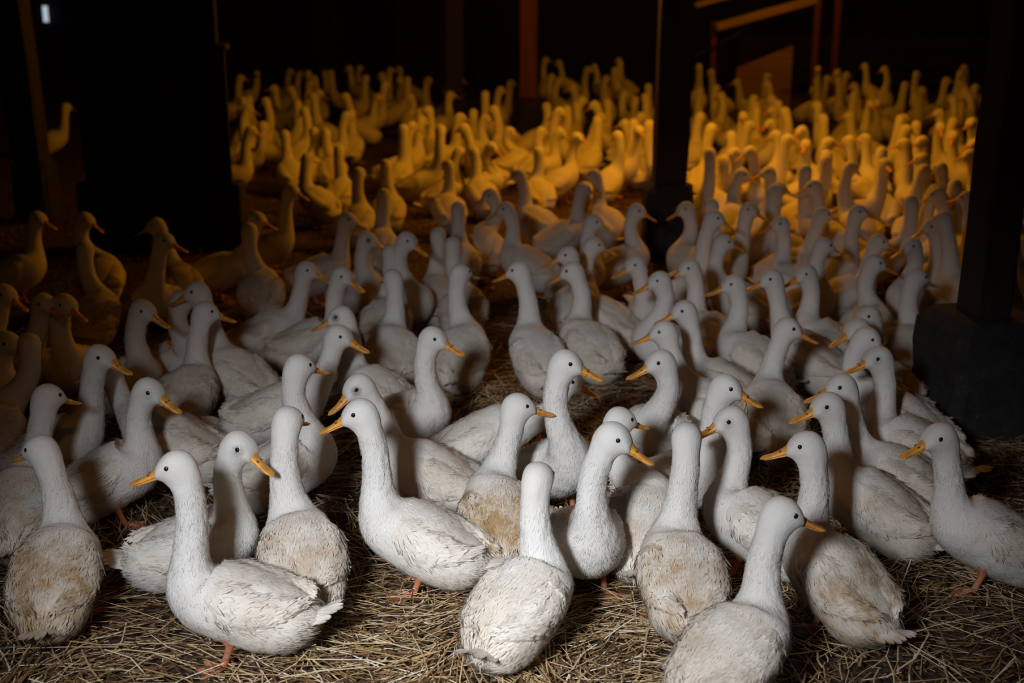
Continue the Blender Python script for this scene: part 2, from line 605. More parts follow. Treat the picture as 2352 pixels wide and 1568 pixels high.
# ------------------------------------------------------------------ straw and litter on the floor
def stalks(n, x0, x1, y0, y1, lmin, lmax, wmin, wmax, lift, rg, keep=None, power=1.0):
    p = np.c_[rg.uniform(x0, x1, n), y0 + (y1 - y0) * rg.uniform(0, 1, n) ** power]
    if keep is not None:
        p = p[keep(p)]
    n = len(p)
    ln = rg.uniform(lmin, lmax, n) * rg.uniform(0.5, 1, n)
    az = rg.uniform(0, 2 * np.pi, n)
    # bundles: neighbouring stalks share a direction
    az = np.where(rg.uniform(0, 1, n) < 0.6, 3.0 * vnoise(np.c_[p * 2.2, np.zeros(n)], 4) + rg.normal(0, 0.35, n), az)
    tilt = rg.normal(0, 0.10, n)
    d = np.c_[np.cos(az) * np.cos(tilt), np.sin(az) * np.cos(tilt), np.sin(tilt)]
    side = np.c_[-np.sin(az), np.cos(az), np.zeros(n)]
    up = np.cross(d, side)
    w = rg.uniform(wmin, wmax, n)[:, None]
    c = np.c_[p, 0.006 + lift * rg.uniform(0, 1, n) ** 1.6 + np.abs(np.sin(tilt)) * ln * 0.35]
    bend = rg.normal(0, 0.07, n)[:, None] * ln[:, None]
    V = []
    for s in (-0.5, 0.0, 0.5):
        q = c + d * (s * ln)[:, None] + side * bend * (1 - 4 * s * s)
        q[:, 2] = np.maximum(q[:, 2], 0.002)
        for k in (-1, 0, 1):
            V.append(q + side * w * 0.5 * k + up * w * 0.35 * (1 - abs(k)))
    V = np.stack(V, 1).reshape(-1, 3)
    f = np.array([(s_ * 3 + k, s_ * 3 + k + 1, s_ * 3 + 4 + k, s_ * 3 + 3 + k) for s_ in range(2) for k in range(2)])
    Fs = (np.arange(n)[:, None, None] * 9 + f[None]).reshape(-1, 4)
    return V, Fs


rg = np.random.default_rng(21)


def in_view(p, m=0.35):
    return np.abs(p[:, 0]) < 0.43 * p[:, 1] + m


def patchy(p):
    """straw thins out away from the front and lies in patches"""
    nz = vnoise(np.c_[p * 1.1, np.zeros(len(p))], 9)
    base = np.clip(1.5 - (p[:, 1] - 2.2) * 0.36, 0.07, 1.0)
    hole = np.exp(-((p[:, 0] - 0.12) / 0.45) ** 2 - ((p[:, 1] - 4.55) / 0.5) ** 2) * 0.6
    return in_view(p) & (rg.uniform(0, 1, len(p)) < base * (0.72 + 0.62 * nz) + hole)


V1, F1 = stalks(48000, -2.6, 2.6, 2.15, 6.0, 0.06, 0.30, 0.0018, 0.0048, 0.026, rg, patchy)
V2, F2 = stalks(30000, -2.6, 2.6, 2.15, 4.6, 0.012, 0.05, 0.0012, 0.0035, 0.02, rg, patchy)
link('loose_straw', new_mesh('loose_straw', np.concatenate([V1, V2]), np.concatenate([F1, F2 + len(V1)]), False), M['straw'], label='loose golden straw strewn over the floor around the front ducks', cat='straw', kind='stuff')
V3, F3 = stalks(22000, -5.0, 5.5, 2.3, 12.0, 0.012, 0.05, 0.005, 0.016, 0.012, rg, lambda p: in_view(p, 0.2), 1.2)
link('brown_litter', new_mesh('brown_litter', V3, F3, False), M['chips'], label='reddish brown litter crumbs covering the barn floor', cat='litter', kind='stuff')

# ------------------------------------------------------------------ the duck
BODY = np.array([  # x along the body axis, radius up, radius down, half width
    [-0.212, 0.008, 0.012, 0.016], [-0.206, 0.024, 0.042, 0.044], [-0.190, 0.040, 0.073, 0.069], [-0.164, 0.052, 0.097, 0.087],
    [-0.128, 0.063, 0.109, 0.099], [-0.085, 0.074, 0.113, 0.105], [-0.036, 0.082, 0.113, 0.107],
    [0.01, 0.086, 0.110, 0.106], [0.05, 0.084, 0.106, 0.101]])
NECK = np.array([  # fraction of the neck, radius back, radius front, half width
    [0.0, 0.084, 0.106, 0.101], [0.10, 0.079, 0.098, 0.093], [0.22, 0.068, 0.083, 0.079], [0.34, 0.055, 0.064, 0.063],
    [0.47, 0.046, 0.050, 0.051], [0.62, 0.0405, 0.042, 0.044], [0.80, 0.0375, 0.0375, 0.039], [1.0, 0.0365, 0.0365, 0.037]])
HEAD = np.array([  # dorsal x z, ventral x z, half width
    [-0.043, -0.055, 0.030, -0.060, 0.037], [-0.046, -0.028, 0.034, -0.045, 0.0375], [-0.0445, 0.000, 0.039, -0.035, 0.039],
    [-0.035, 0.024, 0.044, -0.0285, 0.040], [-0.018, 0.038, 0.049, -0.0245, 0.039], [0.004, 0.042, 0.053, -0.0220, 0.0365],
    [0.026, 0.036, 0.056, -0.0205, 0.032], [0.043, 0.023, 0.058, -0.0195, 0.0265], [0.053, 0.011, 0.059, -0.018, 0.020]])
AX0 = 0.05


def duck_surface(nb, nn, nh, nv, pitch, hb, head_o, head_R, phi, seed, rough=1.0):
    """rings from tail to bill root in the duck's own frame (x forward). Returns verts (rings, nv, 3), arc length, zone"""
    cp, sp = math.cos(pitch), math.sin(pitch)
    ax = np.array([cp, 0, sp])
    c0 = np.array([0, 0, hb])
    th = np.linspace(0, 2 * np.pi, nv, endpoint=False)
    C, Nn, Bb, RT, RB, W = [], [], [], [], [], []
    # body
    s = np.linspace(0, 1, nb)
    x = BODY[0, 0] + (AX0 - BODY[0, 0]) * (1 - np.cos(s * np.pi / 2)) ** 0.75 if False else BODY[0, 0] + (AX0 - BODY[0, 0]) * s ** 1.35
    rad = hermite(BODY[:, 0], BODY[:, 1:], x)
    C.append(c0 + x[:, None] * ax)
    Nn.append(np.tile([-sp, 0, cp], (nb, 1)))
    Bb.append(np.tile([0, 1.0, 0], (nb, 1)))
    R = [rad]
    # neck
    P0 = c0 + ax * AX0
    P3 = head_o + head_R @ np.array([-0.0065, 0, -0.0575])
    Ln = np.linalg.norm(P3 - P0)
    upv = norm(head_R @ np.array([0.06, 0, 1.0]))
    P1 = P0 + ax * 0.40 * Ln
    P2 = P3 - upv * 0.46 * Ln
    s = np.linspace(0, 1, nn + 1)[1:]
    q = s[:, None]
    C.append((1 - q) ** 3 * P0 + 3 * (1 - q) ** 2 * q * P1 + 3 * (1 - q) * q * q * P2 + q ** 3 * P3)
    T = norm(3 * (1 - q) ** 2 * (P1 - P0) + 6 * (1 - q) * q * (P2 - P1) + 3 * q * q * (P3 - P2))
    tw = np.clip((s - 0.12) / 0.88, 0, 1)
    tw = tw * tw * (3 - 2 * tw)
    a = phi * tw
    h = -np.c_[np.cos(a), np.sin(a), np.zeros(nn)]
    Nk = norm(h - (h * T).sum(1, keepdims=True) * T)
    Nn.append(Nk)
    Bb.append(np.cross(Nk, T))
    R.append(hermite(NECK[:, 0], NECK[:, 1:], s))
    C, Nn, Bb, R = np.concatenate(C), np.concatenate(Nn), np.concatenate(Bb), np.concatenate(R)
    ct, sn = np.cos(th), np.sin(th)
    rr = np.where(ct[None, :] > 0, R[:, :1], R[:, 1:2])
    P = C[:, None] + Nn[:, None] * (rr * ct)[..., None] + Bb[:, None] * (R[:, 2:3] * sn)[..., None]
    # head rings
    k = np.linspace(0, len(HEAD) - 1, nh + 1)[1:]
    H = hermite(np.arange(len(HEAD)), HEAD, k)
    D = np.c_[H[:, 0], np.zeros(nh), H[:, 1]]
    Vv = np.c_[H[:, 2], np.zeros(nh), H[:, 3]]
    cc, dd = (D + Vv) / 2, (D - Vv) / 2
    PH = cc[:, None] + dd[:, None] * ct[None, :, None] + (np.array([0, 1.0, 0]) * H[:, 4:5])[:, None] * sn[None, :, None]
    PH = head_o + PH @ head_R.T
    P = np.concatenate([P, PH])
    nr = len(P)
    mid = P.mean(1)
    arc = np.r_[0, np.cumsum(np.linalg.norm(np.diff(mid, axis=0), axis=1))]
    zone = np.r_[np.zeros(nb), np.ones(nn), np.full(nh, 2.0)]
    # normals by finite differences
    du = np.gradient(P, axis=0)
    dv = np.roll(P, -1, 1) - np.roll(P, 1, 1)
    nrm = norm(np.cross(du, dv))
    ctr = np.concatenate([C, np.repeat(mid[nb + nn:], 1, 0)])
    flip = np.sign(((P - ctr[:, None]) * nrm).sum(-1).mean())
    nrm = nrm * flip
    # lumps of plumage
    bodyw = np.interp(np.arange(nr), [0, 3, nb, nb + nn * 0.5, nb + nn, nr - 1], [0.2, 1, 1, 0.55, 0.35, 0.0])[:, None]
    lump = 0.0042 * vnoise(P * 17 + seed, 1) + 0.0024 * vnoise(P * 48 + seed, 2) + 0.0012 * vnoise(P * 120 + seed, 5)
    groove = np.interp(np.arange(nr), [0, nb * 0.9, nb + nn * 0.3, nb + nn * 0.9, nb + nn + nh * 0.4, nr], [0, 0, 1, 1, 0, 0])[:, None]
    gw = np.stack([np.broadcast_to(np.cos(th) * 4.2, (nr, nv)), np.broadcast_to(np.sin(th) * 4.2, (nr, nv)), np.broadcast_to(arc[:, None] * 30, (nr, nv))], -1)
    lump = lump * bodyw + 0.0016 * vnoise(gw + seed, 3) * groove
    P = P + nrm * (lump * rough)[..., None]
    return P, nrm, arc, zone


def solid_of(P, arc, name, dirt, dirt_parent=None):
    nr, nv, _ = P.shape
    V = np.concatenate([P.reshape(-1, 3), P[0].mean(0)[None], P[-1].mean(0)[None]])
    F = grid_faces(nr, nv)
    j = np.arange(nv)
    i0, i1 = nr * nv, nr * nv + 1
    cap0 = np.stack([np.full(nv, i0), (j + 1) % nv, j, j], -1)
    faces = [tuple(f) for f in ()]
    me = bpy.data.meshes.new(name)
    quads = F
    tri0 = np.stack([np.full(nv, i0), (j + 1) % nv, j], -1)
    b = (nr - 1) * nv
    tri1 = np.stack([np.full(nv, i1), b + j, b + (j + 1) % nv], -1)
    tris = np.concatenate([tri0, tri1])
    me.vertices.add(len(V))
    me.vertices.foreach_set('co', V.astype(np.float32).ravel())
    nl = quads.size + tris.size
    me.loops.add(nl)
    li = np.concatenate([quads.ravel(), tris.ravel()]).astype(np.int32)
    me.loops.foreach_set('vertex_index', li)
    me.polygons.add(len(quads) + len(tris))
    ls = np.concatenate([np.arange(len(quads)) * 4, quads.size + np.arange(len(tris)) * 3]).astype(np.int32)
    me.polygons.foreach_set('loop_start', ls)
    me.update(calc_edges=True)
    me.polygons.foreach_set('use_smooth', np.ones(len(me.polygons), dtype=bool))
    uvl = me.uv_layers.new(name='UVMap')
    uu = np.r_[np.repeat(arc, nv), arc[0], arc[-1]]
    vv = np.r_[np.tile(np.abs(np.linspace(-1, 1, nv, endpoint=False)), nr), 0, 0]
    uvl.data.foreach_set('uv', np.stack([uu[li], vv[li]], -1).astype(np.float32).ravel())
    at = me.attributes.new('dirt', 'FLOAT', 'POINT')
    at.data.foreach_set('value', np.r_[dirt.ravel(), dirt[0].mean(), dirt[-1].mean()].astype(np.float32))
    return me


def body_point(x, th, pitch, hb, off):
    rad = hermite(BODY[:, 0], BODY[:, 1:], np.clip(x, BODY[0, 0], AX0).ravel()).reshape(*x.shape, 3)
    ct, sn = np.cos(th), np.sin(th)
    rr = np.where(ct > 0, rad[..., 0], rad[..., 1])
    z = rr * ct
    y = rad[..., 2] * sn
    nz, ny = ct / np.maximum(rr, 0.02), sn / np.maximum(rad[..., 2], 0.02)
    l = np.sqrt(nz ** 2 + ny ** 2)
    z = z + off * nz / l
    y = y + off * ny / l
    cp, sp = math.cos(pitch), math.sin(pitch)
    return np.stack([x * cp - z * sp, y, hb + x * sp + z * cp], -1)


def wing_mesh(side, pitch, hb, na_, nb_, seed):
    a, b = np.meshgrid(np.linspace(0, 1, na_), np.linspace(0, 1, nb_), indexing='ij')
    x = 0.062 - 0.250 * a
    top = np.radians(np.interp(a, [0, 0.3, 0.7, 1], [40, 24, 15, 12]))
    low = np.radians(np.interp(a, [0, 0.12, 0.3, 0.55, 0.75, 0.9, 1], [64, 88, 104, 104, 84, 56, 34]))
    # scalloped lower and rear rim
    low = low + np.radians(2.5) * np.abs(np.sin(a * 26))
    th = top + (low - top) * b
    off = -0.003 + 0.015 * np.sin(np.pi * b) ** 0.75 * np.clip(a * 5, 0, 1) * np.clip(b * 3.2, 0, 1) ** 0.6
    off += 0.012 * np.clip((a - 0.72) / 0.28, 0, 1) * np.clip(b * 5, 0, 1)
    # overlapping rows of feathers
    q = b * 7
    rowi = np.floor(a * 8 + 0.30 * np.abs(np.sin(q * np.pi)))
    fr = (a * 8 + 0.30 * np.abs(np.sin(q * np.pi))) - rowi
    off += 0.0026 * fr * np.clip(a * 5, 0, 1) * np.clip(b * 5, 0, 1)
    off += 0.0014 * np.abs(np.sin(q * np.pi)) * np.clip((a - 0.45) * 3, 0, 1)
    P0_ = np.stack([x * 30, th * 5, x * 0 + side], -1)
    off += 0.0030 * vnoise(P0_ + seed, 6)
    rim = np.minimum(np.minimum(b, 1 - b) * nb_ / 1.5, np.minimum(a * na_ / 2.0, (1 - a) * na_ / 1.0))
    off = np.where(rim < 0.5, -0.006, off)
    P = body_point(x, th * side, pitch, hb, off)
    me = new_mesh('wing', P.reshape(-1, 3), grid_faces(na_, nb_, False) if side > 0 else grid_faces(na_, nb_, False)[:, ::-1].copy())
    uvl = me.uv_layers.new(name='UVMap')
    li = np.zeros(len(me.loops), dtype=np.int32)
    me.loops.foreach_get('vertex_index', li)
    uv = np.stack([(0.4 - x).ravel(), (b * 0.25).ravel()], -1)
    uvl.data.foreach_set('uv', uv[li].astype(np.float32).ravel())
    at = me.attributes.new('dirt', 'FLOAT', 'POINT')
    at.data.foreach_set('value', np.clip(0.35 + 0.75 * a, 0, 1).astype(np.float32).ravel())
    return me, P


def tail_mesh(pitch, hb, seed, nf=9):
    """a fan of tail feathers, joined at the root, with a thick middle and notched rim"""
    nu, nvv = nf * 6 + 1, 7
    u = np.linspace(-1, 1, nu)
    r = np.linspace(0, 1, nvv)
    uu, rr = np.meshgrid(u, r, indexing='ij')
    lobe = np.abs(np.sin((uu + 1) / 2 * nf * np.pi))
    rgt = np.random.default_rng(seed)
    jl = np.interp((uu + 1) / 2 * nf, np.arange(nf + 1), rgt.uniform(-0.012, 0.012, nf + 1))
    ln = (0.076 + jl) * (1 - 0.25 * uu ** 2) * (0.78 + 0.22 * lobe ** 0.5)
    az = uu * 0.62
    rad = 0.012 + ln * rr
    xx = -0.178 - rad * np.cos(az)
    yy = rad * np.sin(az) * 0.95 + uu * 0.022
    zz = 0.014 - 0.020 * uu ** 2 + rad * (0.30 - 0.15 * uu ** 2) + 0.004 * lobe * (0.3 + 0.7 * rr) + 0.05 * rr ** 2 * 0.3
    th = 0.007 * (1 - rr) + 0.001
    cp, sp = math.cos(pitch), math.sin(pitch)

    def place(z):
        return np.stack([xx * cp - z * sp, yy, hb + xx * sp + z * cp], -1).reshape(-1, 3)
    V = np.concatenate([place(zz), place(zz - th)])
    F = grid_faces(nu, nvv, False)
    n = nu * nvv
    F2 = F[:, ::-1] + n
    rimi = np.r_[np.arange(0, nvv), np.arange(1, nu) * nvv + nvv - 1, (nu - 1) * nvv + np.arange(nvv - 2, -1, -1), np.arange(nu - 2, 0, -1) * nvv]
    r2 = np.roll(rimi, -1)
    F3 = np.stack([r2, rimi, rimi + n, r2 + n], -1)
    me = new_mesh('tail', V, np.concatenate([F[:, ::-1], F2[:, ::-1], F3]))
    at = me.attributes.new('dirt', 'FLOAT', 'POINT')
    at.data.foreach_set('value', np.full(len(V), 0.8, np.float32))
    return me


def down_mesh(P, nrm, zone, arc, wings, count, seed):
    """short loose feathers lying over body, neck and wings"""
    rgd = np.random.default_rng(seed)
    nr, nv, _ = P.shape
    du = np.gradient(P, axis=0)
    dv = (np.roll(P, -1, 1) - np.roll(P, 1, 1)) / 2
    area = np.linalg.norm(np.cross(du, dv), axis=-1)
    wgt = area * np.where(zone == 2, 0.9, np.where(zone == 1, 1.5, 1.0))[:, None]
    wgt[:int(nr * 0.12)] *= 1.7
    wgt[-3:] = 0
    wgt[0] = 0
    cdf = np.cumsum(wgt.ravel())
    idx = np.searchsorted(cdf, rgd.uniform(0, cdf[-1], count))
    idx = np.minimum(idx, nr * nv - 1)
    i, j = idx // nv, idx % nv
    p = P[i, j] + du[i, j] * rgd.uniform(-0.5, 0.5, (count, 1)) + dv[i, j] * rgd.uniform(-0.5, 0.5, (count, 1))
    n = nrm[i, j]
    d = -norm(du[i, j])
    z = zone[i]
    Ln = np.where(z == 2, 0.0055, np.where(z == 1, 0.011, 0.019)) * rgd.uniform(0.6, 1.35, count)
    rear = np.clip(1 - i / (nr * 0.12), 0, 1)
    Ln = Ln * (1 + 1.1 * rear)
    Wd = np.where(z == 2, 0.0018, np.where(z == 1, 0.0024, 0.0040)) * rgd.uniform(0.7, 1.3, count)
    al = np.radians(rgd.uniform(1.5, 9, count) + np.where(z == 1, 7, 0) + 14 * rear)
    if wings:
        cw = count // 8
        for Pw in wings:
            a_, b_, _ = Pw.shape
            dua = np.gradient(Pw, axis=0)
            dvb = np.gradient(Pw, axis=1)
            nw = norm(np.cross(dua, dvb))
            out = np.sign((nw[..., 1] * np.sign(Pw[..., 1])).mean())
            nw = nw * out
            ii = rgd.integers(4, a_ - 2, cw)
            jj = rgd.integers(2, b_ - 2, cw)
            p = np.concatenate([p, Pw[ii, jj] + dua[ii, jj] * rgd.uniform(-0.5, 0.5, (cw, 1)) + dvb[ii, jj] * rgd.uniform(-0.5, 0.5, (cw, 1))])
            n = np.concatenate([n, nw[ii, jj]])
            d = np.concatenate([d, norm(dua[ii, jj])])
            Ln = np.concatenate([Ln, 0.026 * rgd.uniform(0.6, 1.3, cw)])
            Wd = np.concatenate([Wd, 0.006 * rgd.uniform(0.7, 1.3, cw)])
            al = np.concatenate([al, np.radians(rgd.uniform(0.5, 5, cw))])
            i = np.concatenate([i, np.full(cw, int(nr * 0.12))])
            z = np.concatenate([z, np.zeros(cw)])
    k = len(p)
    sd = norm(np.cross(n, d))
    d = norm(d + sd * rgd.normal(0, 0.22, (k, 1)))
    sd = norm(np.cross(n, d))
    Lc = Ln[:, None]
    tip = p + d * Lc * np.cos(al)[:, None] + n * Lc * np.sin(al)[:, None]
    midp = p + d * Lc * 0.55 + n * Lc * (np.sin(al) * 0.62)[:, None]
    base = p - n * 0.0012
    w = Wd[:, None]
    V = np.stack([base - sd * w * 0.35, midp - sd * w * 0.5, tip, midp + sd * w * 0.5, base + sd * w * 0.35], 1).reshape(-1, 3)
    o = np.arange(k)[:, None] * 5
    F = np.concatenate([o + np.array([[0, 1, 3, 4]])])
    T3 = o + np.array([[1, 2, 3]])
    me = bpy.data.meshes.new('down')
    me.vertices.add(len(V))
    me.vertices.foreach_set('co', V.astype(np.float32).ravel())
    li = np.concatenate([F.ravel(), T3.ravel()]).astype(np.int32)
    me.loops.add(len(li))
    me.loops.foreach_set('vertex_index', li)
    me.polygons.add(2 * k)
    me.polygons.foreach_set('loop_start', np.concatenate([np.arange(k) * 4, F.size + np.arange(k) * 3]).astype(np.int32))
    me.update(calc_edges=True)
    me.polygons.foreach_set('use_smooth', np.ones(2 * k, dtype=bool))
    nn = norm(n + d * 0.12 + rgd.normal(0, 0.05, n.shape))
    me.normals_split_custom_set_from_vertices(np.repeat(nn, 5, 0).astype(np.float32))
    at = me.attributes.new('dirt', 'FLOAT', 'POINT')
    dm = np.where(z == 2, 0.05, np.where(z == 1, 0.12, np.interp(i, [0, nr * 0.3], [1.0, 0.5])))
    at.data.foreach_set('value', np.repeat(dm, 5).astype(np.float32))
    return me


# shared small parts ------------------------------------------------
def loft(name, rings, cap=True):
    nr, nv, _ = rings.shape
    V = np.concatenate([rings.reshape(-1, 3), rings[0].mean(0)[None], rings[-1].mean(0)[None]])
    F = [tuple(int(v) for v in f) for f in grid_faces(nr, nv)]
    b = (nr - 1) * nv
    for j in range(nv):
        F.append((nr * nv, (j + 1) % nv, j))
        F.append((nr * nv + 1, b + j, b + (j + 1) % nv))
    return new_mesh(name, V, F)


def bill_mesh(lower=False, nv=14, nx=11):
    s = np.linspace(0, 1, nx)
    if not lower:
        x = 0.046 + 0.082 * s
        zc = np.interp(s, [0, 0.25, 0.6, 1], [-0.006, -0.0115, -0.0175, -0.0225])
        up = np.interp(s, [0, 0.12, 0.3, 0.55, 0.8, 0.95, 1], [0.0185, 0.0165, 0.0105, 0.0062, 0.0048, 0.0036, 0.0008])
        dn = np.interp(s, [0, 0.5, 0.9, 1], [0.0055, 0.0035, 0.0024, 0.0006])
        w = np.interp(s, [0, 0.15, 0.45, 0.75, 0.9, 0.97, 1], [0.0185, 0.0172, 0.0142, 0.0158, 0.0138, 0.0085, 0.002])
    else:
        x = 0.044 + 0.078 * s
        zc = np.interp(s, [0, 0.25, 0.6, 1], [-0.0135, -0.0165, -0.0212, -0.0248])
        up = np.full(nx, 0.003) * np.interp(s, [0, 0.9, 1], [1, 0.8, 0.2])
        dn = np.interp(s, [0, 0.5, 0.9, 1], [0.006, 0.0042, 0.0026, 0.0006])
        w = np.interp(s, [0, 0.15, 0.45, 0.75, 0.9, 0.97, 1], [0.0155, 0.0142, 0.0118, 0.0132, 0.0115, 0.007, 0.0018])
    th = np.linspace(0, 2 * np.pi, nv, endpoint=False)
    ct, sn = np.cos(th), np.sin(th)
    rr = np.where(ct[None] > 0, up[:, None], dn[:, None])
    P = np.stack([np.broadcast_to(x[:, None], rr.shape), w[:, None] * sn, zc[:, None] + rr * ct], -1)
    return loft('lower_bill' if lower else 'bill', P)


def ball(name, r, sx=1, sy=1, sz=1, nu=8, nv=12):
    u = np.linspace(0.08, math.pi - 0.08, nu)
    th = np.linspace(0, 2 * np.pi, nv, endpoint=False)
    P = np.stack([np.outer(np.sin(u), np.cos(th)) * r * sx, np.outer(np.sin(u), np.sin(th)) * r * sy, np.outer(-np.cos(u), np.ones(nv)) * r * sz], -1)
    return loft(name, P)


def tube(name, pts, rads, nv=10):
    pts = np.array(pts, float)
    T = norm(np.gradient(pts, axis=0))
    ref = np.array([0, 1.0, 0])
    A = norm(ref - (T * ref).sum(1, keepdims=True) * T)
    B = np.cross(T, A)
    th = np.linspace(0, 2 * np.pi, nv, endpoint=False)
    P = pts[:, None] + np.array(rads)[:, None, None] * (A[:, None] * np.cos(th)[None, :, None] + B[:, None] * np.sin(th)[None, :, None])
    return loft(name, P)


LEG = tube('leg', [(-0.02, 0, 0.115), (-0.012, 0, 0.092), (-0.016, 0, 0.068), (-0.008, 0, 0.042), (0.002, 0, 0.016), (0.004, 0, 0.008)],
           [0.030, 0.022, 0.011, 0.0085, 0.0095, 0.011])
# webbed foot: three toes with web between
_a = np.linspace(-0.62, 0.62, 25)
_toe = np.abs(np.cos((_a / 0.62) * np.pi))
_r = np.linspace(0, 1, 8)
_len = (0.052 + 0.018 * _toe ** 2) * (1 - 0.08 * (np.abs(_a) > 0.4))
_rr = 0.004 + np.outer(_len, _r)
_x, _y = _rr * np.cos(_a)[:, None], _rr * np.sin(_a)[:, None]
_z = 0.003 + 0.006 * (_toe ** 6)[:, None] * (1 - 0.5 * _r)[None] + 0.006 * (1 - _r)[None]
_n = _x.size
_V = np.concatenate([np.stack([_x, _y, _z], -1).reshape(-1, 3), np.stack([_x, _y, np.zeros_like(_z)], -1).reshape(-1, 3)])
_F = grid_faces(25, 8, False)
_rim = np.r_[np.arange(0, 8), np.arange(1, 25) * 8 + 7, 24 * 8 + np.arange(6, -1, -1), np.arange(23, 0, -1) * 8]
_F3 = np.stack([np.roll(_rim, -1), _rim, _rim + _n, np.roll(_rim, -1) + _n], -1)
FOOT = new_mesh('webbed_foot', _V, np.concatenate([_F[:, ::-1], _F + _n, _F3])[:, ::-1].copy())
BILL, LBILL = bill_mesh(), bill_mesh(True)
BILL_LOW = bill_mesh(nv=8, nx=7)
EYE = ball('eye', 0.0072, 1, 0.6, 1)
NOSTRIL = ball('nostril', 0.0026, 1.7, 0.5, 0.8, 5, 8)
for me_, k_ in ((LEG, 'leg'), (FOOT, 'leg'), (BILL, 'bill'), (LBILL, 'bill'), (BILL_LOW, 'bill'), (EYE, 'eye'), (NOSTRIL, 'nostril')):
    me_.materials.append(M[k_])

HB = 0.166


def plan_duck(hx, hy, phi, hp, bx, by, psi, stain, label, group, lod, seed, hh=0.495, pitch=None, smudge=0.12, hold=False, dy=0.0):
    """hx hy: where the skull centre shows; phi, hp: where the bill points (0 right, 90 away) and how far down;
    bx by: where the middle of the trunk shows (None: from the head); psi: where the trunk points"""
    ps = math.radians(psi)
    f = np.array([math.cos(ps), math.sin(ps), 0])
    if bx is not None:
        for _ in range(60):
            ctr = on_height(bx, by, HB + 0.005)
            hw = on_depth(hx, hy, ctr[1] + 0.155 * f[1] + dy)
            if hw[2] > 0.43 or hold:
                break
            by += 3
    else:
        hw = on_height(hx, hy, hh)
        ctr = hw - f * 0.165
    return dict(hx=hx, hy=hy, phi=phi, hp=hp, psi=psi, stain=stain, label=label, group=group, lod=lod, seed=seed, pitch=pitch,
                smudge=smudge, dy=dy, c=np.array(ctr[:2]), f=f[:2])


def relax(plans, blocks, fixed, rounds=70):
    """let trunks that would press into each other step apart; the nearer duck of a pair stays almost where it is"""
    C = np.array([p['c'] for p in plans])
    Fw = np.array([p['f'] for p in plans])
    offs = np.array([-0.125, -0.045, 0.045, 0.085])
    rad = np.array([0.068, 0.092, 0.092, 0.080])
    for _ in range(rounds):
        Q = C[:, None] + Fw[:, None] * offs[None, :, None]
        D2 = np.linalg.norm(C[:, None] - C[None], axis=-1)
        A, B = np.where(np.triu(D2 < 0.42, 1))
        worst = 0
        for a, b in zip(A, B):
            d = Q[b][None] - Q[a][:, None]
            dist = np.linalg.norm(d, axis=-1)
            pen = rad[:, None] + rad[None] - dist
            k = np.unravel_index(pen.argmax(), pen.shape)
            if pen[k] > 0.002:
                v = d[k] / max(dist[k], 1e-4)
                if dist[k] < 1e-3:
                    v = np.array([0.6, 0.8])
                w = 0.85 if C[b][1] > C[a][1] else 0.15
                if (a < fixed) != (b < fixed):
                    w = 1.0 if a < fixed else 0.0
                C[a] -= v * pen[k] * (1 - w) * 0.6
                C[b] += v * pen[k] * w * 0.6
                worst = max(worst, pen[k])
        for bx_, by_, br in blocks:
            d = Q - np.array([bx_, by_])
            dist = np.linalg.norm(d, axis=-1)
            pen = br + rad[None] - dist
            for a in np.where(pen.max(1) > 0)[0]:
                k = pen[a].argmax()
                C[a] += d[a, k] / dist[a, k] * pen[a, k]
        if worst < 0.004:
            break
    for p, c in zip(plans, C):
        p['c'] = c


